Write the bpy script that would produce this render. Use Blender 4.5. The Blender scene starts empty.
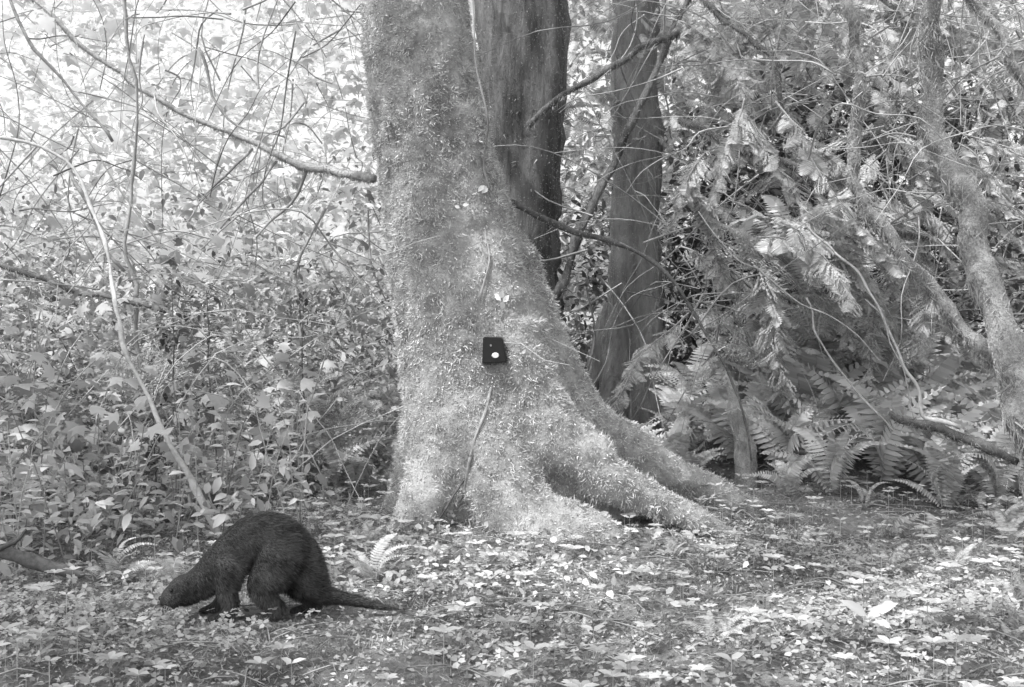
import bpy, math, random, bmesh
import numpy as np
from mathutils import Vector
R = np.random.default_rng(7); random.seed(7)
S = bpy.context.scene
def link(o): S.collection.objects.link(o); return o
# ---------------------------------------------------------------- noise
def _h(ix,iy,iz,s):
    n = (ix*374761393 + iy*668265263 + iz*2147483647*3 + s*974634777) & 0xFFFFFFFF
    n = ((n ^ (n>>13))*1274126177) & 0xFFFFFFFF
    n = (n ^ (n>>16)) & 0xFFFF
    return n/65535.0
def vn(p, s=0):
    p = np.asarray(p,float); i = np.floor(p).astype(np.int64); f = p-i; f = f*f*(3-2*f); r = 0
    for a in (0,1):
        for b in (0,1):
            for c in (0,1):
                w = (f[:,0] if a else 1-f[:,0])*(f[:,1] if b else 1-f[:,1])*(f[:,2] if c else 1-f[:,2])
                r = r + w*_h(i[:,0]+a,i[:,1]+b,i[:,2]+c,s)
    return r*2-1
def fbm(p,o=3,s=0):
    p=np.asarray(p,float); r=0;a=1.0
    for k in range(o): r=r+a*vn(p*(2.03**k),s+k); a*=.5
    return r
# ---------------------------------------------------------------- mesh building
def build(name, V, L, N, mat, smooth=False, parent=None):
    V=np.asarray(V,np.float32); L=np.asarray(L,np.int32).ravel(); N=np.asarray(N,np.int32).ravel()
    me=bpy.data.meshes.new(name); me.vertices.add(len(V)); me.vertices.foreach_set('co',V.ravel())
    me.loops.add(len(L)); me.loops.foreach_set('vertex_index',L)
    me.polygons.add(len(N)); st=np.concatenate([[0],np.cumsum(N)[:-1]]).astype(np.int32)
    me.polygons.foreach_set('loop_start',st)
    if smooth: me.polygons.foreach_set('use_smooth',np.ones(len(N),bool))
    me.update(calc_edges=True); me.validate()
    if mat: me.materials.append(mat)
    o=link(bpy.data.objects.new(name,me))
    if parent: o.parent=parent
    return o
class Acc:
    def __init__(s): s.V=[];s.L=[];s.N=[];s.n=0
    def add(s,V,L,N):
        V=np.asarray(V,float).reshape(-1,3); s.V.append(V); s.L.append(np.asarray(L,np.int64).ravel()+s.n); s.N.append(np.asarray(N).ravel()); s.n+=len(V)
    def inst(s,T,M,P):
        TV,TF=T; TV=np.asarray(TV,float); m=len(P)
        if m==0: return
        V=np.einsum('mij,nj->mni',M,TV)+P[:,None,:]
        tl=np.concatenate([np.array(f) for f in TF]); tn=np.array([len(f) for f in TF])
        L=(tl[None,:]+(np.arange(m)*len(TV))[:,None]); s.add(V.reshape(-1,3),L,np.tile(tn,m))
    def make(s,name,mat,smooth=False,parent=None):
        return build(name,np.concatenate(s.V),np.concatenate(s.L),np.concatenate(s.N),mat,smooth,parent)
def nrm(a): return a/(np.linalg.norm(a,axis=-1,keepdims=True)+1e-9)
def basis(d,up,sc):
    y=nrm(d); x=nrm(np.cross(y,up)); z=np.cross(x,y)
    M=np.stack([x,y,z],-1); sc=np.asarray(sc,float)
    if sc.ndim==1: return M*sc[:,None,None]
    return M*sc[:,None,:]
def rdir(n): return nrm(R.normal(size=(n,3)))
def catmull(P,k):
    P=np.asarray(P,float); Q=np.vstack([2*P[0]-P[1],P,2*P[-1]-P[-2]]); out=[]
    for i in range(1,len(Q)-2):
        for t in np.linspace(0,1,k,endpoint=False):
            a,b,c,d=Q[i-1],Q[i],Q[i+1],Q[i+2]
            out.append(.5*((2*b)+(-a+c)*t+(2*a-5*b+4*c-d)*t*t+(-a+3*b-3*c+d)*t**3))
    out.append(Q[-2]); return np.array(out)
def tube(acc,P,r,sides=6,k=4,jit=.0,wob=0.0,cap=True):
    P=np.asarray(P,float); r=np.asarray(r,float)*np.ones(len(P))
    C=catmull(np.column_stack([P,r]),k) if k>1 else np.column_stack([P,r])
    c=C[:,:3]; rr=np.maximum(C[:,3],.0008)
    if wob: c=c+np.column_stack([fbm(c*3+9,2,1),fbm(c*3+5,2,2),fbm(c*3+2,2,3)])*wob
    t=nrm(np.gradient(c,axis=0)); up=np.array([0.13,.2,1.0]) if abs(t[0,2])<.9 else np.array([1.,.1,.1])
    x=nrm(np.cross(t,up)); z=np.cross(x,t); a=np.linspace(0,2*np.pi,sides,endpoint=False)
    V=c[:,None,:]+rr[:,None,None]*(np.cos(a)[None,:,None]*x[:,None,:]+np.sin(a)[None,:,None]*z[:,None,:])
    V=V.reshape(-1,3)
    if jit: 
        n=V-np.repeat(c,sides,0); V=V+n*(jit*fbm(V*9,3,5))[:,None]
    m=len(c); i=np.arange(m-1)[:,None]*sides; j=np.arange(sides)[None,:]; j2=(j+1)%sides
    F=np.stack([i+j,i+j2,i+sides+j2,i+sides+j],-1).reshape(-1,4)
    L=list(F.ravel()); N=[4]*len(F)
    if cap: L+=list(range(sides))[::-1]+list(range((m-1)*sides,m*sides)); N+=[sides,sides]
    acc.add(V,L,N); return c
# ---------------------------------------------------------------- templates
LEAF=([(0,0,0),(0,.35,-.02),(0,.7,-.05),(0,1,-.14),(.22,.28,.05),(.19,.65,.02),(-.22,.28,.05),(-.19,.65,.02)],
      [(0,4,1),(1,4,5,2),(2,5,3),(0,1,6),(1,2,7,6),(2,3,7)])
BIT=([(0,0,0),(.24,.4,.06),(0,1,-.1),(-.24,.45,.05)],[(0,1,2),(0,2,3)])
def maple():
    v=[(0,.35,0)]; pts=[(0,0),(.22,.02),(.5,.12),(.3,.34),(.52,.66),(.2,.62),(0,1.05),(-.2,.62),(-.52,.66),(-.3,.34),(-.5,.12),(-.22,.02)]
    for x,y in pts: v.append((x,y,-.22*(abs(x)+abs(y-.35))**1.5))
    return v,[(0,i+1,(i+1)%12+1) for i in range(12)]
MAPLE=maple()
def clover():
    v=[];f=[]
    for k in range(3):
        a=math.radians(90+120*k); c,s=math.cos(a),math.sin(a); b=len(v)
        for x,y,z in [(0,0,0),(.3,.35,.03),(.26,.8,0),(0,.7,-.06),(-.26,.8,0),(-.3,.35,.03)]:
            v.append((y*c-x*s,y*s+x*c,z))
        f+= [(b,b+1,b+2,b+3),(b,b+3,b+4,b+5)]
    return v,f
CLOVER=clover()
BLADE=([(-.5,0,0),(.5,0,0),(0,1,0)],[(0,1,2)])
def frond(n=20,arch=.55,w=.2,sub=0,droop=.3,bend=0.,fat=.62):
    v=[];f=[]
    def pt(t): 
        return np.array([bend*t*t,t*(1-.12*t),arch*(1.25*t-1.3*t*t)])
    for i in range(n):
        t=.1+.9*i/n; t2=t+.9/n
        p=pt(t); q=pt(t2); b=len(v); v+= [tuple(p+[-.006,0,0]),tuple(p+[.006,0,0]),tuple(q+[.004,0,0]),tuple(q+[-.004,0,0])]; f.append((b,b+1,b+2,b+3))
        L=w*math.sin(math.pi*(t**.75))**.8 if t<1 else .02; L=max(L,.015)
        wd=fat*.9/n
        for s in (-1,1):
            Lr=L*(.85+.3*random.random()); o=np.array([s*Lr,Lr*.28,-Lr*droop*(1+.4*random.random())]); wv=np.array([0,wd,0])
            if not sub:
                b=len(v); v+=[tuple(p-wv*.5),tuple(p+o*.55-wv*.55),tuple(p+o),tuple(p+o*.55+wv*.55),tuple(p+wv*.6)]; f.append((b,b+1,b+2,b+3,b+4))
            else:
                for j in range(sub):
                    u=(j+.4)/sub; c=p+o*u; l2=wd*1.5*(1.15-u)
                    for s2 in (-1,1):
                        e=c+np.array([s*l2*.7,s2*l2,-l2*.3]); e2=c+o/sub*.55
                        b=len(v); v+=[tuple(c),tuple(e+o/sub*.1),tuple(e2)]; f.append((b,b+1,b+2) if s*s2>0 else (b,b+2,b+1))
    return v,f
FERN=[frond(20,a,w,0,dr,be,.7) for a,w,dr,be in ((.7,.13,.25,.08),(.95,.15,.35,-.1),(.5,.14,.2,.15),(.8,.12,.3,-.2))]
SPRAY=[frond(12,-.1,.26,0,.3,.12,.7),frond(13,-.3,.22,0,.4,-.15,.7),frond(10,.1,.3,2,.3,.05,.8)]
LACE=[frond(12,.6,.28,5,.2,.1)]
# ---------------------------------------------------------------- materials
def new(name):
    m=bpy.data.materials.new(name); m.use_nodes=True; nt=m.node_tree; b=nt.nodes['Principled BSDF']; return m,nt,b
def grey(v): return (v,v,v,1)
def foliage(name,lo,hi,trans=.3,rough=.6,patch=1.2):
    m,nt,b=new(name); N=nt.nodes; Lk=nt.links
    g=N.new('ShaderNodeNewGeometry'); no=N.new('ShaderNodeTexNoise'); no.inputs['Scale'].default_value=patch; no.inputs['Detail'].default_value=3
    tc=N.new('ShaderNodeTexCoord'); Lk.new(tc.outputs['Object'],no.inputs['Vector'])
    mx=N.new('ShaderNodeMath'); mx.operation='MULTIPLY_ADD'; Lk.new(no.outputs['Fac'],mx.inputs[0]); mx.inputs[1].default_value=1.3; mx.inputs[2].default_value=-.4
    ad=N.new('ShaderNodeMath'); ad.operation='MULTIPLY_ADD'; Lk.new(g.outputs['Random Per Island'],ad.inputs[0]); ad.inputs[1].default_value=.65; Lk.new(mx.outputs[0],ad.inputs[2])
    cr=N.new('ShaderNodeValToRGB'); cr.color_ramp.elements[0].color=grey(lo); cr.color_ramp.elements[1].color=grey(hi)
    cr.color_ramp.elements[0].position=.15; cr.color_ramp.elements[1].position=.85
    Lk.new(ad.outputs[0],cr.inputs[0]); Lk.new(cr.outputs[0],b.inputs['Base Color']); b.inputs['Roughness'].default_value=rough
    b.inputs['Specular IOR Level'].default_value=.2
    if trans:
        t=N.new('ShaderNodeBsdfTranslucent'); Lk.new(cr.outputs[0],t.inputs[0]); ms=N.new('ShaderNodeMixShader'); ms.inputs[0].default_value=trans
        Lk.new(b.outputs[0],ms.inputs[1]); Lk.new(t.outputs[0],ms.inputs[2]); Lk.new(ms.outputs[0],N['Material Output'].inputs[0])
    return m
def rough_mat(name,lo,hi,scale=12,bump=.6,dist=.02,stretch=(1,1,1),rough=.9,big=2.0):
    m,nt,b=new(name); N=nt.nodes; Lk=nt.links
    tc=N.new('ShaderNodeTexCoord'); mp=N.new('ShaderNodeMapping'); mp.inputs['Scale'].default_value=stretch; Lk.new(tc.outputs['Object'],mp.inputs[0])
    a=N.new('ShaderNodeTexNoise'); a.inputs['Scale'].default_value=scale; a.inputs['Detail'].default_value=8; a.inputs['Roughness'].default_value=.7; Lk.new(mp.outputs[0],a.inputs['Vector'])
    c=N.new('ShaderNodeTexNoise'); c.inputs['Scale'].default_value=big; c.inputs['Detail'].default_value=4; Lk.new(mp.outputs[0],c.inputs['Vector'])
    ad=N.new('ShaderNodeMath'); ad.operation='ADD'; Lk.new(a.outputs['Fac'],ad.inputs[0]); Lk.new(c.outputs['Fac'],ad.inputs[1])
    cr=N.new('ShaderNodeValToRGB'); cr.color_ramp.elements[0].position=.38; cr.color_ramp.elements[1].position=.62
    hf=N.new('ShaderNodeMath'); hf.operation='MULTIPLY'; hf.inputs[1].default_value=.5; Lk.new(ad.outputs[0],hf.inputs[0]); Lk.new(hf.outputs[0],cr.inputs[0])
    cr.color_ramp.elements[0].color=grey(lo); cr.color_ramp.elements[1].color=grey(hi); Lk.new(cr.outputs[0],b.inputs['Base Color'])
    b.inputs['Roughness'].default_value=rough; b.inputs['Specular IOR Level'].default_value=.15
    bp=N.new('ShaderNodeBump'); bp.inputs['Strength'].default_value=bump; bp.inputs['Distance'].default_value=dist; Lk.new(a.outputs['Fac'],bp.inputs['Height']); Lk.new(bp.outputs[0],b.inputs['Normal'])
    return m
M_moss=rough_mat('moss_bark',.22,.56,22,1,.03)
M_mosstuft=foliage('moss_tuft',.34,.82,.15,.9,34)
M_mosslimb=foliage('limb_moss',.25,.6,.15,.9,12)
M_bark=rough_mat('dark_bark',.08,.3,7,1,.09,(2.6,2.6,.45))
M_bark2=rough_mat('pale_bark',.2,.5,7,1,.08,(2.6,2.6,.45))
M_limb=rough_mat('mossy_limb',.18,.45,25,.8,.02)
M_twigd=rough_mat('dark_twig',.07,.22,30,.3,.01)
M_twigl=rough_mat('pale_twig',.3,.62,30,.3,.01)
M_twigm=rough_mat('grey_twig',.2,.48,30,.3,.01)
M_ground=rough_mat('forest_soil',.11,.38,16,1,.05,big=1.1)
M_lfbright=foliage('sunlit_leaf',.5,.88,.45)  # infrared-pale leaf, its grey raised further to look sunlit
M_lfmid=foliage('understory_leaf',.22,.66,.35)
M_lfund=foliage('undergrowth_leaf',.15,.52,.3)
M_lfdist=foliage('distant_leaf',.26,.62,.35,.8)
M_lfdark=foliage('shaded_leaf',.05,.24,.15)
M_litter=foliage('leaf_litter',.12,.56,.1,.8,2.5)
M_pale=foliage('pale_leaf',.45,.8,.25)
M_fern=foliage('fern_frond',.36,.72,.3)
M_cedar=foliage('cedar_spray',.26,.6,.3)
M_fur=rough_mat('otter_skin',.02,.05,40,.4,.004,rough=.7)
# ---------------------------------------------------------------- ground
def gh(x,y):
    p=np.column_stack([x,y,np.zeros_like(x)])
    h=.05*fbm(p*.9,3,11)+.018*fbm(p*5,2,21)
    r=np.hypot(x+.15,y-7.0); h=h+.10*np.exp(-(r/1.1)**2)
    h=h+.05*np.clip(y-9,0,30)*np.clip((y-9)/4,0,1)*.6
    h=h+.6*np.exp(-((x-2.8)/1.3)**2-((y-9.8)/1.0)**2)      # fern bank at the right
    ro=np.hypot((x+.95),(y-5.0)); h=h*(1-np.exp(-(ro/.62)**4))
    return h
def axis(a,b,step,far):
    core=np.arange(a,b,step); out=[];s=step;v=b
    while v<far: out.append(v); s*=1.25; v+=s
    lo=[];s=step;v=a-step
    while v>-far: lo.append(v); s*=1.25; v-=s
    return np.array(lo[::-1]+list(core)+out)
gx=axis(-6,6,.06,260); gy=axis(2.5,13,.06,260)
X,Y=np.meshgrid(gx,gy); x=X.ravel(); y=Y.ravel(); gz=gh(x,y)
far=np.hypot(x,y-7)>40; gz[far]=gz[far]*0+.9
nx=len(gx); i=np.arange(len(gy)-1)[:,None]*nx+np.arange(nx-1)[None,:]
F=np.stack([i,i+1,i+nx+1,i+nx],-1).reshape(-1,4)
build('ground',np.column_stack([x,y,gz]),F,np.full(len(F),4),M_ground,True)
def onground(n,x0,x1,y0,y1,dens=None):
    x=R.uniform(x0,x1,n); y=R.uniform(y0,y1,n)
    if dens is not None:
        k=R.random(n)<dens(x,y); x=x[k]; y=y[k]
    return x,y,gh(x,y)
# ---------------------------------------------------------------- sampling surfaces
def evalmesh(o):
    dg=bpy.context.evaluated_depsgraph_get(); e=o.evaluated_get(dg); me=bpy.data.meshes.new_from_object(e)
    return me
def tris(me):
    me.calc_loop_triangles(); n=len(me.loop_triangles); t=np.empty(n*3,np.int32); me.loop_triangles.foreach_get('vertices',t)
    v=np.empty(len(me.vertices)*3,np.float32); me.vertices.foreach_get('co',v); return v.reshape(-1,3).astype(float),t.reshape(-1,3)
def sample(v,t,n):
    a,b,c=v[t[:,0]],v[t[:,1]],v[t[:,2]]; cr=np.cross(b-a,c-a); ar=np.linalg.norm(cr,axis=1); p=ar/ar.sum()
    k=R.choice(len(t),n,p=p); u=R.random(n);w=R.random(n); m=u+w>1; u[m]=1-u[m]; w[m]=1-w[m]
    return a[k]+(b-a)[k]*u[:,None]+(c-a)[k]*w[:,None], nrm(cr[k])
def fuzz(acc,o,n,l0,l1,w,jit=.8,down=0.0,nw=1.0,clump=False,zmax=None):
    v,t=tris(o.data); P,Nn=sample(v,t,n)
    if zmax is not None: k=P[:,2]<zmax; P=P[k];Nn=Nn[k]
    if clump:
        k=(fbm(P*9,2,31)+R.normal(size=len(P))*.4)>-.75; P=P[k]; Nn=Nn[k]
    n=len(P)
    d=Nn*nw+rdir(n)*jit+np.array([0,0,-down])
    l=R.uniform(l0,l1,n)
    if clump: l=l*(.5+.9*np.clip(vn(P*18,3)+.5,0,1.4))
    acc.inst(BLADE,basis(d,rdir(n),np.column_stack([R.uniform(.6,1.5,n)*w,l,l])),P-Nn*.002)
def spheres_union(name,chains,mat,vox,smooth_it,parent=None):
    """continuous tapered body grown from closely spaced ellipsoid sections, fused by voxel remesh"""
    bm=bmesh.new(); bmesh.ops.create_icosphere(bm,subdivisions=2,radius=1); sv=np.array([v.co[:] for v in bm.verts]); sf=[tuple(v.index for v in f.verts) for f in bm.faces]; bm.free()
    A=Acc()
    for ch,ys in chains:
        ch=np.array(ch,float); C=catmull(ch,10) if len(ch)>1 else ch
        P=C[:,:3]; r=np.maximum(C[:,3],.004); M=np.zeros((len(P),3,3)); M[:,0,0]=r; M[:,1,1]=r*ys; M[:,2,2]=r
        A.inst((sv,sf),M,P)
    o=A.make(name,mat,True,parent)
    m=o.modifiers.new('r','REMESH'); m.mode='VOXEL'; m.voxel_size=vox; m.use_smooth_shade=True
    m=o.modifiers.new('s','SMOOTH'); m.iterations=smooth_it; m.factor=.5
    me=evalmesh(o); o.modifiers.clear(); o.data=me
    if not me.materials: me.materials.append(mat)
    return o
# ---------------------------------------------------------------- main mossy tree
def empty(n): return link(bpy.data.objects.new(n,None))
tree=empty('mossy_old_tree')
core=[(-.04,7.05,-.4,.59),(-.12,7.05,0,.55),(-.13,7.04,.3,.52),(-.155,7.03,.6,.485),(-.20,7.02,.9,.45),(-.26,7.01,1.2,.415),(-.335,7,1.55,.385),(-.40,7,1.9,.36),(-.46,7,2.25,.342),(-.51,7,2.7,.322),(-.55,7,3.1,.305),(-.6,7,4,.29),(-.68,7.05,5.5,.26),(-.75,7.1,8,.2),(-.8,7.1,10.5,.12)]
roots=[
 ([(-.08,7.05,1.5,.22),(.06,7.08,1.1,.23),(.24,7.1,.78,.22),(.46,7.15,.55,.185),(.78,7.25,.36,.14),(1.10,7.4,.2,.10),(1.4,7.5,.06,.08),(1.7,7.6,-.08,.05)],1),
 ([(0,6.85,1.05,.22),(.1,6.78,.75,.20),(.28,6.72,.52,.17),(.5,6.70,.36,.13),(.75,6.72,.22,.10),(.98,6.7,.12,.075),(1.2,6.68,0,.05)],1),
 ([(-.2,6.8,.8,.22),(-.14,6.66,.5,.21),(-.05,6.55,.25,.2),(.1,6.42,.05,.17),(.25,6.3,-.05,.12)],1),
 ([(-.35,6.8,.7,.2),(-.42,6.65,.4,.17),(-.5,6.5,.12,.14),(-.58,6.38,-.05,.1)],1),
 ([(-.45,7.05,.6,.2),(-.55,7.05,.2,.18),(-.66,7.1,-.05,.15)],1),
 ([(.0,7.2,.7,.25),(.2,7.45,.35,.22),(.4,7.8,.05,.15)],1),
 ([(.25,6.9,.45,.2),(.5,6.95,.2,.2),(.75,7.0,.02,.15)],1),
 ([(.05,6.62,.2,.16),(.35,6.5,.1,.13),(.62,6.45,0,.09)],1),
 ([(-.27,6.83,2.3,.13),(-.21,6.80,1.9,.14),(-.10,6.79,1.5,.15),(.0,6.78,1.15,.15),(.05,6.7,.9,.13)],1)]
trunk=spheres_union('trunk',[(core,1.0)]+roots,M_moss,.03,6,tree)
v,t=tris(trunk.data)
me=trunk.data; no=np.empty(len(me.vertices)*3,np.float32); me.vertices.foreach_get('normal',no); no=no.reshape(-1,3)
v=v+no*(.026*fbm(v*np.array([4,4,1.6]),3,3)+.018*fbm(v*12,2,8))[:,None]
me.vertices.foreach_set('co',v.astype(np.float32).ravel()); me.update()
A=Acc(); fuzz(A,trunk,280000,.009,.031,.0065,.9,.4,clump=True,zmax=4.2); A.make('moss',M_mosstuft,False,tree)
def surf(x,z):
    ok,loc,nn,_=trunk.ray_cast(Vector((x,4.5,z)),Vector((0,1,0)))
    return np.array(loc) if ok else np.array([x,6.6,z])
bpy.context.view_layer.update()
def vine(name,pts,r,mat):
    A=Acc(); C=[surf(a,b)+np.array([0,-.012,0]) for a,b in pts]; tube(A,C,np.full(len(C),r),6,4,.4,.03); return A.make(name,mat,True,tree)
vine('vine',[(-.10,.84),(-.13,.72),(-.2,.6),(-.24,.45),(-.27,.3),(-.34,.16),(-.4,.05)],.010,M_twigm)
vine('vine_thin',[(-.23,.5),(-.26,.38),(-.34,.26),(-.42,.1)],.007,M_twigd)
vine('vine_upper',[(-.2,2.9),(-.17,2.5),(-.12,2.25),(-.17,2.05),(-.13,1.85),(-.17,1.7),(-.12,1.5),(-.15,1.3)],.006,M_twigm)
A=Acc()
for k in range(9):
    a=k*2.4; z=4.6+k*.6; tube(A,[(-.68,7.05,z),(-.68+1.2*math.cos(a),7.05+1.2*math.sin(a),z+.6),(-.68+2.8*math.cos(a),7.05+2.8*math.sin(a),z+1.0)],[.09,.06,.02],6,4,.1,.1)
A.make('limbs',M_limb,True,tree)
M_caught=foliage('caught_leaf',.6,.88,.25)
A=Acc(); P=[];
for (x,z,n,s) in ((-.05,1.29,4,.05),(-.14,1.9,3,.045),(-.28,1.815,2,.035),(.06,1.02,1,.03)):
    c=surf(x,z)
    for k in range(n): P.append((c+R.normal(size=3)*[.018,.004,.018]+[0,-.035,0],s))
n=len(P); d=rdir(n)*[1,.3,1]; A.inst(LEAF,basis(d,np.tile([0,-1.,.3],(n,1)),np.array([p[1] for p in P])[:,None]*np.array([1.3,1,1])),np.array([p[0] for p in P])); A.make('caught_leaves',M_caught,False,tree)
# ---------------------------------------------------------------- black marker on the trunk
mk=empty('black_trunk_marker')
c=surf(-.1,1.035)+np.array([0,-.04,0])
m,nt,b=new('black_plastic'); b.inputs['Base Color'].default_value=grey(.006); b.inputs['Roughness'].default_value=.45; M_blk=m
m,nt,b=new('pale_disc'); b.inputs['Base Color'].default_value=grey(.75); M_disc=m
bm=bmesh.new(); pr=[(-.058,-.068),(.072,-.062),(.050,.066),(-.052,.070)]
fv=[bm.verts.new((x,-.03,z)) for x,z in pr]; bv=[bm.verts.new((x*1.06,.03,z*1.06)) for x,z in pr]
bm.faces.new(fv); bm.faces.new(bv[::-1])
for k in range(4): bm.faces.new((fv[k],bv[k],bv[(k+1)%4],fv[(k+1)%4]))
bmesh.ops.recalc_face_normals(bm,faces=bm.faces); bmesh.ops.bevel(bm,geom=bm.edges[:],offset=.006,segments=2,affect='EDGES')
me=bpy.data.meshes.new('housing'); bm.to_mesh(me); bm.free(); me.materials.append(M_blk); o=link(bpy.data.objects.new('housing',me)); o.location=c; o.parent=mk
def disc(name,r,dx,dz,mat,th=.006,y=-.034,sx=1):
    bm=bmesh.new(); bmesh.ops.create_cone(bm,cap_ends=True,segments=20,radius1=r,radius2=r*.85,depth=th); me=bpy.data.meshes.new(name); bm.to_mesh(me); bm.free(); me.materials.append(mat)
    o=link(bpy.data.objects.new(name,me)); o.rotation_euler=(math.pi/2,0,0); o.scale=(sx,1,1); o.location=c+np.array([dx,y,dz]); o.parent=mk
disc('pale_lens',.015,.012,-.025,M_disc,sx=1.3); disc('small_lens',.006,-.012,.028,M_bark2)
# ---------------------------------------------------------------- background trees
def bgtree(name,pts,mat,lobes=0,mossn=0,rid=.5):
    e=empty(name); A=Acc(); P=np.array(pts,float); tube(A,P[:,:3],P[:,3],44,10,.12,.03); o=A.make('trunk',mat,True,e)
    me=o.data; v,t=tris(me); no=np.empty(len(me.vertices)*3,np.float32); me.vertices.foreach_get('normal',no); no=no.reshape(-1,3)
    v=v+no*(.03*rid*fbm(v*np.array([9,9,1.5]),3,3))[:,None]; me.vertices.foreach_set('co',v.astype(np.float32).ravel()); me.update()
    if lobes:
        B=Acc(); b=P[0]
        for k in range(lobes):
            a=k*2*math.pi/lobes+.4; ca,sa=math.cos(a),math.sin(a); r=b[3]
            tube(B,[(b[0]+ca*r*.45,b[1]+sa*r*.45,1.3),(b[0]+ca*r*.75,b[1]+sa*r*.75,.6),(b[0]+ca*r*1.5,b[1]+sa*r*1.5,.15),(b[0]+ca*r*2.4,b[1]+sa*r*2.4,-.1)],[.06,.12,.12,.05],10,6,.15,.03)
        B.make('root_flare',mat,True,e)
    if mossn:
        C=Acc(); fuzz(C,o,mossn,.015,.05,.009,.9,.5,zmax=4.5); C.make('moss',M_lfmid if mat==M_bark2 else M_lfund,False,e)
    return e
bgtree('conifer_trunk',[(-.02,9.5,-.3,.46),(-.02,9.5,.3,.40),(.0,9.5,1,.37),(.03,9.5,2,.35),(.09,9.5,3.6,.335),(.2,9.5,6,.3),(.3,9.5,10,.2)],M_bark,0,60000,1)
bgtree('conifer_trunk',[(1.02,10.5,-.3,.42),(1.02,10.5,.3,.33),(1.03,10.5,.9,.26),(1.04,10.5,1.6,.215),(1.05,10.5,2.4,.2),(1.06,10.5,3.9,.19),(1.1,10.5,7,.15),(1.1,10.5,10,.1)],M_bark2,5,40000,.7)
bgtree('conifer_trunk',[(3.3,14,-.3,.3),(3.25,14,1.5,.24),(3.2,14,4,.2),(3.2,14,9,.1)],M_bark2,0,3000)
# ---------------------------------------------------------------- limbs
def limb(name,pts,mat,mossn=0,mm=None,sides=8,wob=.05,length=(.02,.06),w=.008,down=.9):
    e=empty(name); A=Acc(); P=np.array(pts,float); tube(A,P[:,:3],P[:,3],sides,7,.4,wob); o=A.make('wood',mat,True,e)
    if mossn: C=Acc(); fuzz(C,o,mossn,length[0],length[1],w,.9,down); C.make('moss',mm or M_mosslimb,False,e)
    return e
limb('mossy_branch',[(-3.4,8.6,3.45,.012),(-2.85,8.5,3.0,.014),(-2.22,8.3,2.58,.017),(-1.8,8.1,2.38,.02),(-1.3,7.7,2.16,.022),(-.8,7.2,2.0,.028)],M_limb,3000,M_lfund,8,.03,(.01,.05),.006)
limb('pale_branch',[(-3.6,7.6,2.35,.009),(-2.75,7.5,2.2,.010),(-2.45,7.3,1.75,.011),(-2.25,7.0,1.4,.012),(-2.05,6.6,1.05,.014),(-1.8,6.4,.6,.016),(-1.55,6.3,.2,.018),(-1.42,6.25,-.05,.018)],M_twigl,0,wob=.03)
limb('pale_branch',[(-2.5,8,3.6,.01),(-2.42,8,2.6,.012),(-2.45,8,1.7,.014),(-2.4,8,1.0,.016),(-2.3,8,.1,.02)],M_twigm,0)
limb('dead_branch',[(-3.6,8.2,1.6,.016),(-3.1,8.1,1.48,.02),(-2.6,8,1.32,.016),(-2.2,7.9,1.2,.008)],M_twigd,600,M_lfund)
for a in ([(-1.72,8.1,2.3,.009),(-1.9,8.05,2.1,.008),(-2.1,8,1.83,.005)],[(-1.55,8,2.2,.009),(-1.7,8,2.0,.008),(-1.88,7.9,1.75,.005)],[(-1.25,7.7,2.15,.010),(-1.4,7.7,1.95,.008),(-1.6,7.7,1.68,.005)],[(-2.9,8,2.25,.014),(-2.7,8,1.9,.013),(-2.5,8,1.5,.011)],[(-3.3,8,3.3,.01),(-2.9,8,2.7,.01),(-2.6,8,2.3,.008)],[(-1.9,7.6,2.9,.008),(-1.75,7.6,2.5,.007),(-1.35,7.6,2.3,.004)],[(-1.2,7.8,1.9,.009),(-1.35,7.8,1.5,.009),(-1.3,7.7,1.0,.01)]):
    limb('dead_twig',a,M_limb,0)
limb('arching_branch',[(-.0,7.4,1.9,.018),(.35,7.6,1.75,.02),(.8,7.8,1.62,.016),(1.05,7.8,1.38,.012),(1.25,7.8,1.05,.010),(1.42,7.8,.72,.008),(1.5,7.8,.3,.006)],M_twigd,700,M_lfund,8,.03,(.01,.03),.006)
limb('mossy_limb',[(2.1,8,3.4,.035),(2.2,8,2.75,.038),(2.22,8,2.2,.04),(2.4,8,1.8,.04),(2.85,7.9,1.25,.042),(3.15,7.8,.85,.045),(3.4,7.7,.35,.05),(3.5,7.7,-.1,.05)],M_limb,20000,None,8,.08,(.02,.1))
limb('mossy_limb',[(2.6,7.8,3.5,.065),(2.68,7.8,2.6,.065),(2.78,7.6,1.85,.075),(2.9,7.4,1.35,.085),(2.95,7.2,.9,.1),(3.0,7,.4,.12),(3.05,7,-.1,.14)],M_limb,50000,None,12,.1,(.02,.11))
limb('mossy_limb',[(2.35,7.6,3.6,.025),(2.9,7.5,2.9,.025),(3.2,7.4,2.3,.03),(3.4,7.3,1.6,.03)],M_limb,7000,None,8,.1,(.02,.09))
limb('bare_vine',[(1.9,7.9,1.8,.007),(2.15,7.8,1.55,.008),(2.32,7.7,1.25,.008),(2.42,7.6,.9,.009),(2.52,7.5,.62,.012),(2.7,7.4,.5,.018)],M_twigl,0)
limb('bare_vine',[(1.85,7.9,1.3,.006),(2.0,7.8,1.0,.006),(2.15,7.8,.75,.007),(2.35,7.7,.5,.007)],M_twigm,0)
limb('fallen_branch',[(2.3,7.4,.68,.014),(2.55,7.3,.55,.028),(2.75,7.2,.43,.03),(2.95,7.2,.36,.02)],M_twigd,900,M_lfund)
limb('leaning_trunk',[(.3,9.3,1.3,.035),(.55,9.4,1.95,.035),(.85,9.6,2.5,.03),(1.2,9.8,3.3,.026),(1.6,10,4.1,.02)],M_bark,2500,M_lfund,8,.03)
limb('leaning_branch',[(.1,9,2.6,.026),(.6,9,2.95,.026),(1.2,9.2,3.3,.02)],M_bark,1500,M_lfund)
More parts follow.
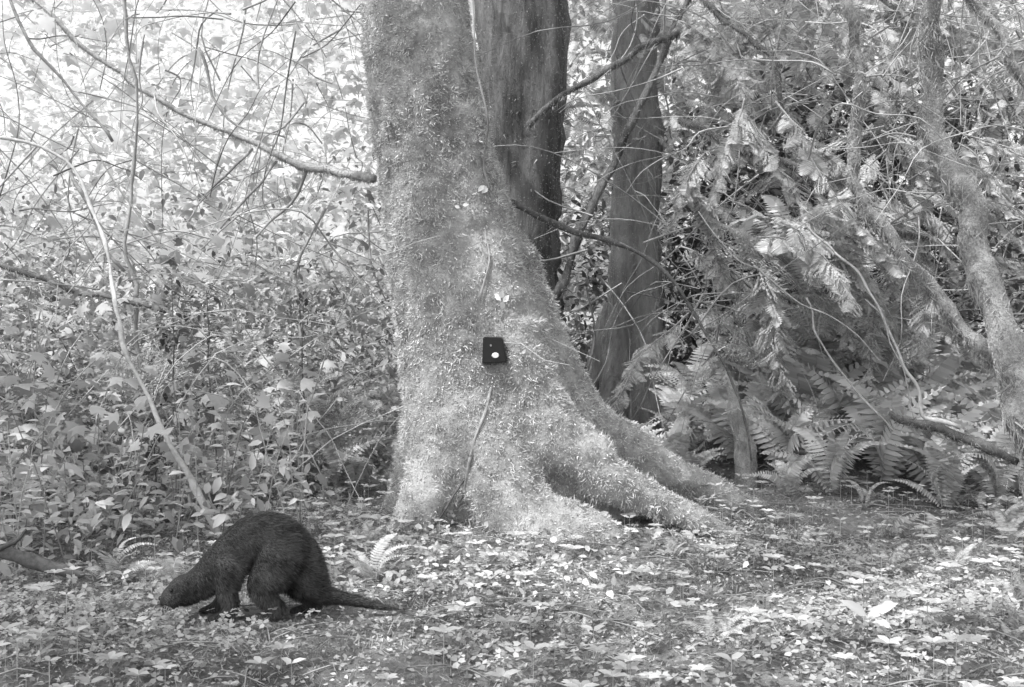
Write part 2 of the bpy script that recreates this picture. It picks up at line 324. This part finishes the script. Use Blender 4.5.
limb('leaning_branch',[(1.2,9,2.6,.025),(1.7,8.6,2.35,.03),(2.3,8.5,2.0,.03),(2.9,8.6,1.75,.02)],M_twigd,4000,M_lfund)
limb('leaning_branch',[(1.3,9.4,3.7,.02),(1.7,8.7,3.1,.02),(2.0,8.6,2.5,.02)],M_twigd,1500,M_lfund)
e=empty('broken_snag'); A=Acc(); P=np.array([(1.56,8.2,-.1,.08),(1.55,8.2,.2,.07),(1.52,8.2,.45,.055),(1.47,8.2,.66,.035),(1.43,8.2,.78,.018),(1.40,8.2,.86,.004)]); tube(A,P[:,:3],P[:,3],20,10,.3,.03); o=A.make('wood',rough_mat('weathered_wood',.35,.8,14,1,.05,(3,3,.4)),True,e)
A=Acc(); fuzz(A,o,22000,.02,.08,.007,.8,1.0); A.make('moss',M_fern,False,e)
e=empty('fallen_log'); A=Acc(); tube(A,[(-2.9,5.75,.12),(-2.4,5.7,.12),(-2.05,5.62,.09),(-1.93,5.6,.06)],[.034,.036,.03,.012],10,6,.4,.05); tube(A,[(-2.4,5.68,.12),(-2.25,5.6,.2),(-2.2,5.6,.26)],[.014,.01,.005],6,4,.2,.02); A.make('wood',M_twigd,True,e)
# ---------------------------------------------------------------- twigs
def view_gap(C):   # the slot between the two trunks and the second trunk itself stays clear of near foliage
    q=C[:,0]/C[:,1]; return ~((q>.07)&(q<.124)&(C[:,1]<10.8)&(C[:,2]>1.2))
def twigs(name,n,box,mat,r=(.002,.008),ln=(.5,1.8),droop=.3):
    A=Acc(); x0,x1,y0,y1,z0,z1=box
    for k in range(n):
        p=np.array([R.uniform(x0,x1),R.uniform(y0,y1),R.uniform(z0,z1)]); d=rdir(1)[0]*[1,.6,.9]; L=R.uniform(*ln); q=[p]
        for s in range(5):
            d=nrm(d+R.normal(size=3)*.25+[0,0,-droop*.4]); q.append(q[-1]+d*L/5)
        q=np.array(q); q[:,2]=np.maximum(q[:,2],.02); rr=R.uniform(*r); tube(A,q,np.linspace(rr,rr*.35,6),4,3,0,0,False)
    return A.make(name,mat)
twigs('bare_twigs',300,(-5,-.9,7.4,10.5,.6,4),M_twigm,(.002,.008))
twigs('bare_twigs',60,(-5,-.9,7.4,9.5,.6,3.8),M_twigd,(.002,.006))
twigs('bare_twigs',200,(.9,4.5,7.6,10.5,1.0,4.2),M_twigl,(.002,.006))
twigs('bare_twigs',220,(.9,4.5,7.6,10.5,1.0,4.2),M_twigm,(.002,.008))
twigs('bare_twigs',90,(.5,4.5,7.8,10,1.0,4.2),M_limb,(.003,.009),(1,2.4))
# ---------------------------------------------------------------- foliage masses
def clumps(acc,T,nc,per,box,sig,size,flat=.6,keep=None,dn=-.25):
    x0,x1,y0,y1,z0,z1=box
    C=np.column_stack([R.uniform(x0,x1,nc),R.uniform(y0,y1,nc),R.uniform(z0,z1,nc)])
    if keep is not None: C=C[keep(C)]
    P=np.repeat(C,per,0)+R.normal(size=(len(C)*per,3))*sig
    P[:,2]=np.maximum(P[:,2],gh(P[:,0],P[:,1])+.01)
    n=len(P); d=rdir(n)*[1,1,.6]+[0,0,dn]; up=rdir(n)*flat+[0,-.25,1]
    acc.inst(T,basis(d,up,R.uniform(size[0],size[1],n)),P); return C
A=Acc()
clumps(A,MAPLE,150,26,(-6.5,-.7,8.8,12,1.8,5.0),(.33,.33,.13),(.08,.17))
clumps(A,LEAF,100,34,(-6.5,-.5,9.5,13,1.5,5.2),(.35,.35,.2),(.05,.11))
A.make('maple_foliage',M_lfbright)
A=Acc()
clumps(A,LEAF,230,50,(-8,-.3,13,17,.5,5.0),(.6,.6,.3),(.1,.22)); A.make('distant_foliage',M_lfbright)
A=Acc()
clumps(A,FERN[0],480,8,(-.2,8,13,17,.4,6.5),(.45,.45,.3),(.35,.7),.5); clumps(A,LEAF,380,50,(-.3,8.5,13.5,17,.2,6.6),(.5,.5,.35),(.1,.2)); A.make('distant_foliage',M_lfdist)
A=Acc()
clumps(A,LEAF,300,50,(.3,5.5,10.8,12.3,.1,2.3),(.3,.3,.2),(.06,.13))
clumps(A,LEAF,60,60,(1.6,4.2,10.3,11.2,2.0,3.1),(.22,.2,.16),(.06,.12)); A.make('shaded_thicket',M_lfdark)  # dark leaf grey puts the deep shade of the gaps into the colour
A=Acc()
clumps(A,SPRAY[0],240,14,(.3,5,9.5,12.5,2.6,4.8),(.3,.3,.2),(.12,.28),.6,view_gap,-.6); A.make('hemlock_foliage',M_lfdist)
A=Acc()
clumps(A,LEAF,560,34,(-5.5,-.7,7.7,10.5,.1,1.45),(.2,.2,.13),(.035,.085))
clumps(A,MAPLE,130,12,(-5,-1.0,7.3,10,.4,1.7),(.25,.2,.15),(.06,.12))
clumps(A,LEAF,60,30,(-5.5,-.9,8.2,10,1.4,2.2),(.22,.2,.15),(.04,.09))
A.make('undergrowth_shrub',M_lfund)
A=Acc()
clumps(A,LEAF,130,14,(-3.6,-1.2,5.9,7.6,.05,.45),(.15,.13,.08),(.04,.1)); clumps(A,MAPLE,60,6,(-3.6,-1.2,6,7.6,.2,.9),(.15,.13,.1),(.07,.13)); A.make('undergrowth_shrub',M_lfmid)
for (x,y,z0,z1,n) in ((-2.05,7.5,.9,1.45,60),(-1.85,7.55,.95,1.35,40),(-2.1,7.3,.3,.8,80),(-1.3,7.7,.9,1.4,50)):
    A=Acc(); tube(A,[(x+.05,y,0),(x,y,z0),(x,y,z1)],[.006,.005,.003],5,4,0,.03); clumps(A,LEAF,12,n//6,(x-.07,x+.07,y-.05,y+.05,z0,z1),(.04,.03,.04),(.03,.07)); A.make('seed_head_stalk',M_lfdark)
A=Acc(); n=120
for k in range(n):
    x=R.uniform(-4.5,-.8); y=R.uniform(6.6,10); h=R.uniform(.4,1.6); z=float(gh(np.array([x]),np.array([y]))[0]); dx,dy=R.normal(size=2)*.6+[.2,0]
    tube(A,[(x,y,z-.02),(x+dx*.35,y+dy*.2,z+h*.5),(x+dx*1.0,y+dy*.6,z+h*.88),(x+dx*1.7,y+dy*.8,z+h*(1-.35*R.random()))],[.005,.004,.003,.0015],4,4,0,.05,False)
A.make('shrub_stems',M_twigl)
A=Acc()                                       # tall herbs at the left: leafy single stems
for k in range(60):
    x=R.uniform(-3.3,-1.0); y=R.uniform(5.9,7.2); h=R.uniform(.3,.85); z=float(gh(np.array([x]),np.array([y]))[0]); dx=R.normal()*.15+.05
    C=tube(A,[(x,y,z-.01),(x+dx*.4,y,z+h*.5),(x+dx,y,z+h)],[.004,.003,.002],4,6,0,.02,False); C=C[3:]; n=len(C); th=np.arange(n)*2.4+R.random()*6
    d=np.column_stack([np.cos(th),np.sin(th),np.full(n,.1)]); A.inst(LEAF,basis(d,np.tile([0,-.3,1.],(n,1)),np.linspace(.1,.045,n)*R.uniform(.7,1.2)),C)
A.make('tall_herbs',M_lfmid)
# ---------------------------------------------------------------- ferns
def fern(x,y,L,n=14,mat=M_fern,z=None,name='sword_fern',T=FERN,t0=.1,t1=1.2):
    A=Acc(); z=float(gh(np.array([x]),np.array([y]))[0]) if z is None else z
    a=np.arange(n)*2.399+R.normal(size=n)*.2; tilt=R.uniform(t0,t1,n)
    d=np.column_stack([np.cos(a),np.sin(a),tilt]); up=np.tile([0,-.25,1.],(n,1))+R.normal(size=(n,3))*.2; sc=L*R.uniform(.65,1.15,n)
    ch=R.integers(0,len(T),n); B=basis(d,up,sc); P=np.tile([x,y,z],(n,1))+R.normal(size=(n,3))*.02
    for k in range(len(T)): A.inst(T[k],B[ch==k],P[ch==k])
    return A.make(name,mat)
for x,y,L in [(1.15,8.9,.6),(1.9,8.4,.85),(2.2,9.1,.95),(2.5,8.2,.9),(3.0,9.0,1.05),(3.4,8.3,.95),(3.6,9.4,1.0),(2.75,9.8,1.0),(1.9,9.7,.9),(1.35,9.5,.7),(.85,9.0,.55),(3.05,7.8,.65),(2.05,7.9,.55),(3.9,8.0,.7),(2.4,10.0,1.0),(1.2,8.4,.4),(2.3,8.6,.95),(2.8,8.2,.85),(1.65,8.9,.8),(3.3,7.2,.45),(2.7,7.7,.55),(1.75,7.8,.35),(2.0,8.9,1.0),(2.7,8.7,1.05),(2.3,9.5,1.1),(3.2,9.7,1.1),(2.7,9.3,1.1),(3.5,8.9,1.05),
              (-1.3,8.3,.7),(-1.7,8.9,.8),(-2.3,8.2,.7),(-2.9,8.0,.7),(-1.05,7.7,.5),(-3.4,9.2,.8),(-2.0,7.6,.55),(-2.7,7.2,.5),(-1.0,9.0,.8),(-1.5,7.4,.45),(-3.2,7.3,.55),(-2.3,7.0,.4)]:
    fern(x,y,L,18,t0=.5,t1=2.2,mat=M_fern if x>0 else M_lfmid)
for x,y,L,z in [(-1.35,7.8,.5,.6),(-1.75,8.0,.5,.8),(-1.1,7.7,.45,.5),(-2.4,7.8,.5,.7),(1.3,9.0,.6,.6),(1.75,8.8,.6,.8),(2.15,8.6,.6,1.05),(2.6,8.7,.6,.8),(2.0,8.3,.6,1.35),(1.9,8.4,.65,1.6),(2.3,8.5,.6,1.3),(1.6,8.4,.55,1.5)]:
    fern(x,y,L,9,M_fern if x>0 else M_lfmid,z,'lace_fern',[LACE[0],FERN[0]])
# ---------------------------------------------------------------- cedar boughs
def boughs(name,n,box,mat,L=(.6,1.2),dirb=(.5,-.3,-.35),sp=(.12,.27)):
    A=Acc(); W=Acc(); e=empty(name)
    for k in range(n):
        p=np.array([R.uniform(*box[0:2]),R.uniform(*box[2:4]),R.uniform(*box[4:6])])
        d=nrm(np.array(dirb)+R.normal(size=3)*[.8,.4,.2]); LL=R.uniform(*L); q=[p]
        for s in range(5): d=nrm(d+[0,0,-.16]+R.normal(size=3)*.12); q.append(q[-1]+d*LL/5)
        if not view_gap(np.array(q)).all(): continue
        C=tube(W,q,np.linspace(.008,.002,6),5,4,0,0,False); m=len(C); i=np.arange(2,m)
        for side in (-1,1):
            t=nrm(np.gradient(C,axis=0))[i]; s=nrm(np.cross(t,[0,0,1.]))*side; dd=t*.8+s*.7+np.array([0,0,-.35])+R.normal(size=t.shape)*.25
            up=np.tile([0,-.3,1.],(len(i),1))+R.normal(size=t.shape)*.4; sc=R.uniform(*sp,len(i))*(1.1-.5*i/m)
            c=R.integers(0,3,len(i)); B=basis(dd,up,sc)
            for z in (0,1,2): A.inst(SPRAY[z],B[c==z],C[i][c==z])
    A.make('sprays',mat,False,e); W.make('branches',M_limb,True,e)
boughs('cedar_boughs',62,(1.2,3.4,8.3,9.8,1.2,2.7),M_cedar)
boughs('cedar_boughs',34,(.9,4.5,9.5,11.0,2.6,4.2),M_cedar)
boughs('cedar_boughs',6,(1.45,2.0,8.0,8.3,1.6,2.1),M_fern,(.5,.8),(.6,-.2,-.3),(.2,.34))
# ---------------------------------------------------------------- ground cover
def openg(x,y): return ~((np.abs(x+.92)<.52)&(np.abs(y-4.98)<.15))
def clearfront(x,y): return ~((np.abs(x+.95)<.62)&(y>4.3)&(y<5.4))
A=Acc()
x,y,z=onground(95000,-4,4.5,3.4,9.5,lambda x,y: (.3+.7*(y<7.0)))
n=len(x); d=rdir(n)*[1,1,.4]; up=rdir(n)*.8+[0,0,1]; lift=R.uniform(0,.025,n); lift[~openg(x,y)]*=.1
A.inst(BIT,basis(d,up,R.uniform(.01,.034,n)[:,None]*np.array([1.1,1,1])),np.column_stack([x,y,z+lift]))
A.make('leaf_litter',M_litter)
A=Acc()
x,y,z=onground(90000,-3.6,4,3.5,7.8,lambda x,y: np.clip(.4+1.5*vn(np.column_stack([x*1.3,y*1.3,x*0]),55),0.02,1)*(.15+.85*openg(x,y))); n=len(x)
d=rdir(n)*[1,1,.6]+[0,0,.35]; l=R.uniform(.012,.05,n); A.inst(BLADE,basis(d,rdir(n),np.column_stack([R.uniform(.002,.006,n),l,l])),np.column_stack([x,y,z-.002]))
A.make('ground_moss',M_lfmid)
A=Acc()
den=lambda x,y: np.clip(.25+1.8*vn(np.column_stack([x*1.6,y*1.6,x*0]),77),0.03,1)*openg(x,y)
x,y,z=onground(20000,-4,4,3.5,8.2,den); n=len(x)
d=rdir(n)*[1,1,.3]; up=rdir(n)*.45+[0,-.2,1]; A.inst(CLOVER,basis(d,up,R.uniform(.012,.038,n)),np.column_stack([x,y,z+R.uniform(.02,.09,n)]))
A.make('wood_sorrel',M_lfmid)
A=Acc()
def dp(x,y): return np.exp(-((x-.0)/.95)**2-((y-5.75)/.7)**2)*.8+.015
x,y,z=onground(5200,-3.5,3.5,3.6,7.2,lambda x,y:dp(x,y)*openg(x,y)); n=len(x)
d=rdir(n)*[1,1,.5]; up=rdir(n)*.9+[0,-.2,1]; A.inst(LEAF,basis(d,up,R.uniform(.02,.06,n)[:,None]*np.array([1.3,1,1])),np.column_stack([x,y,z+R.uniform(.02,.08,n)]))
A.make('pale_ground_leaves',M_pale)
A=Acc(); x,y,z=onground(1300,-4,4,3.5,9,lambda x,y:openg(x,y)*1.0)
for a,b,c0 in zip(x,y,z):
    th=R.uniform(0,6.28); L=R.uniform(.05,.35); dx,dy=math.cos(th)*L,math.sin(th)*L
    tube(A,[(a,b,c0+.012),(a+dx*.5,b+dy*.5,c0+R.uniform(.015,.05)),(a+dx,b+dy,c0+.015)],[.003,.003,.0015],4,2,0,0,False)
A.make('fallen_twigs',M_twigm)
A=Acc(); x,y,z=onground(900,-4,4,3.6,8,lambda x,y:clearfront(x,y)*1.0)
for a,b,c0 in zip(x,y,z):
    h=R.uniform(.03,.15); n=R.integers(3,7); th=np.arange(n)*6.28/n+R.random(); s=R.uniform(.025,.065)
    A.inst(LEAF,basis(np.column_stack([np.cos(th),np.sin(th),np.full(n,.35)]),np.tile([0,-.3,1.],(n,1)),np.full(n,s)),np.tile([a,b,c0+h],(n,1)))
    tube(A,[(a,b,c0),(a,b,c0+h)],[.0015,.0015],3,1,0,0,False)
A.make('small_herbs',M_fern)
x,y,z=onground(60,-3.2,3.6,4.3,7.9,lambda x,y:clearfront(x,y)*(np.hypot(x+.15,y-7)>.95)*(~((np.abs(x-1.3)<.4)&(y<4.8))))
for a,b in zip(x,y): fern(a,b,R.uniform(.1,.26),9,M_lfmid,None,'small_fern',FERN,.3,1.4)
e=empty('broadleaf_seedling'); x0,y0=1.30,4.5; z0=float(gh(np.array([x0]),np.array([y0]))[0]); A=Acc(); tube(A,[(x0,y0,z0-.01),(x0+.003,y0,z0+.05),(x0,y0,z0+.09)],[.004,.003,.003],6,4); A.make('stem',M_twigl,True,e)
A=Acc(); d=np.array([(-.85,-.2,.6),(.9,-.2,.5),(-.35,-.6,-.5),(.85,-.5,-.3)],float); P=np.tile([x0,y0,z0+.085],(4,1)); A.inst(LEAF,basis(d,np.array([[0,-1.,.75]]*4),np.array([[.09,.125,.12],[.09,.125,.12],[.05,.06,.08],[.08,.1,.1]])),P); A.make('leaves',M_pale,False,e)
# ---------------------------------------------------------------- unseen canopy, added and gapped to dapple the sunlight
el=math.radians(60); az=math.atan2(-.38,-.33)
dv=Vector((math.sin(az)*math.cos(el),math.cos(az)*math.cos(el),math.sin(el)))
def kc(C):
    lx=C[:,0]-dv.x/dv.z*C[:,2]; ly=C[:,1]-dv.y/dv.z*C[:,2]
    k=(ly<8.3)&(ly>2.0)
    for a,b,r in ((.62,6.9,.85),(.1,5.8,.75),(1.35,4.55,.45),(-2.6,6.6,.45),(-1.4,7.6,.5)): k&=np.hypot(lx-a,ly-b)>r  # holes left where sun patches should land
    return k&(vn(np.column_stack([lx*.9,ly*.9,lx*0]),5)>-.55)
A=Acc(); clumps(A,MAPLE,620,28,(-9,3,-2,8,6,8),(.3,.3,.2),(.14,.24),keep=kc)
A.make('unseen_dapple_canopy',M_lfmid)
# ---------------------------------------------------------------- otter
ot=empty('river_otter'); yo=5.0
def c3(l,y=0): return [(a,yo+y,z,r) for a,b,z,r in l]
body=[(-1.335,0,.108,.056),(-1.29,0,.132,.062),(-1.235,0,.172,.070),(-1.175,0,.225,.082),(-1.115,0,.278,.092),(-1.055,0,.318,.100),(-1.00,0,.332,.102),(-.945,0,.31,.104),(-.895,0,.258,.100),(-.85,0,.192,.085),(-.812,0,.132,.060),(-.765,0,.094,.039),(-.69,0,.078,.029),(-.60,0,.058,.021),(-.52,0,.040,.014),(-.455,0,.03,.006)]
chains=[(c3(body),.92),
 (c3([(-1.34,0,.108,.064),(-1.315,0,.116,.066)]),.92),
 (c3([(-1.37,0,.088,.053),(-1.385,0,.076,.047),(-1.394,0,.068,.040)]),1.1),
 (c3([(-1.308,0,.162,.016),(-1.300,0,.172,.014)],-.046),.7),(c3([(-1.308,0,.162,.016),(-1.300,0,.172,.014)],.046),.7)]
def leg(pts,y): chains.append((c3(pts,y),.85))
leg([(-1.13,0,.23,.068),(-1.15,0,.14,.046),(-1.13,0,.08,.033),(-1.15,0,.03,.025),(-1.175,0,.018,.022),(-1.21,0,.012,.015)],-.065)
leg([(-1.15,0,.21,.062),(-1.19,0,.135,.043),(-1.185,0,.075,.031),(-1.22,0,.03,.025),(-1.245,0,.018,.021),(-1.275,0,.012,.014)],.065)
leg([(-.93,0,.265,.090),(-.965,0,.20,.082),(-1.01,0,.14,.056),(-.975,0,.09,.038),(-.94,0,.055,.032),(-.96,0,.025,.026),(-1.005,0,.018,.022),(-1.055,0,.012,.015)],-.07)
leg([(-.91,0,.255,.083),(-.905,0,.18,.072),(-.905,0,.13,.051),(-.86,0,.09,.037),(-.815,0,.055,.030),(-.815,0,.025,.026),(-.855,0,.018,.022),(-.90,0,.012,.015)],.07)
for bx,by in ((-1.21,-.065),(-1.275,.065),(-1.055,-.07),(-.90,.07)):
    for k in range(4):
        dy=(k-1.5)*.011; chains.append((c3([(bx+.01,0,.012,.008),(bx-.018+abs(k-1.5)*.004,0,.008,.0065)],by+dy),1))
skin=spheres_union('body',chains,M_fur,.0075,5,ot)
Mfb=foliage('otter_fur',.012,.13,0,.45,14)
A=Acc(); v,t=tris(skin.data); n=70000; P,Nn=sample(v,t,n)
flow=np.where((P[:,0]<-.82)[:,None],np.array([.75,0,-.35]),np.array([1,0,-.1])); low=(P[:,2]<.12)&(P[:,0]<-.85)&(P[:,0]>-1.25); flow[low]=[.15,0,-.9]
d=Nn*.5+flow+rdir(n)*.32; hd=P[:,0]<-1.27; l=R.uniform(.012,.028,n); l[hd]*=.4; l[P[:,2]<.035]*=.4; l[P[:,0]>-.75]*=.6
A.inst(BLADE,basis(d,Nn+rdir(n)*.2,np.column_stack([np.full(n,.0028),l,l])),P); A.make('fur',Mfb,False,ot)
m,nt,b=new('eye_nose_black'); b.inputs['Base Color'].default_value=grey(.005); b.inputs['Roughness'].default_value=.15
def ball(name,loc,s):
    bm=bmesh.new(); bmesh.ops.create_icosphere(bm,subdivisions=3,radius=1); me=bpy.data.meshes.new(name); bm.to_mesh(me); bm.free(); me.materials.append(m); o=link(bpy.data.objects.new(name,me)); o.location=loc; o.scale=s; o.parent=ot
    for p in me.polygons: p.use_smooth=True
ball('eye_near',(-1.372,yo-.049,.120),(.007,.006,.007)); ball('eye_far',(-1.372,yo+.049,.120),(.007,.006,.007)); ball('nose',(-1.429,yo,.078),(.010,.016,.010))
A=Acc()
for s in (-1,1):
    for k in range(7): tube(A,[(-1.395,yo+s*.036,.062),(-1.41+.01*k,yo+s*.06,.052-.003*k),(-1.405+.016*k,yo+s*.08,.037-.004*k)],[.0007,.0006,.0004],3,2,0,0,False)
A.make('whiskers',M_twigl,False,ot)
# ---------------------------------------------------------------- light, sky, camera
w=bpy.data.worlds.new('World'); S.world=w; w.use_nodes=True; nt=w.node_tree; bg=nt.nodes['Background']
sk=nt.nodes.new('ShaderNodeTexSky'); sk.sky_type='NISHITA'; sk.sun_disc=False; sk.sun_elevation=el; sk.sun_rotation=az; sk.dust_density=4
bw=nt.nodes.new('ShaderNodeRGBToBW'); nt.links.new(sk.outputs[0],bw.inputs[0]); nt.links.new(bw.outputs[0],bg.inputs[0]); bg.inputs[1].default_value=.38
sl=bpy.data.lights.new('sun','SUN'); sl.energy=4.0; sl.angle=math.radians(.6); so=link(bpy.data.objects.new('sun',sl))
so.rotation_euler=dv.to_track_quat('Z','Y').to_euler()
cd=bpy.data.cameras.new('camera'); cd.lens=43.45; cd.sensor_width=36; cd.clip_end=600; cam=link(bpy.data.objects.new('camera',cd)); cam.location=(0,0,1.25); cam.rotation_euler=(math.radians(90-1.55),0,0); S.camera=cam
S.view_settings.view_transform='Standard'; S.view_settings.look='None'; S.view_settings.exposure=0
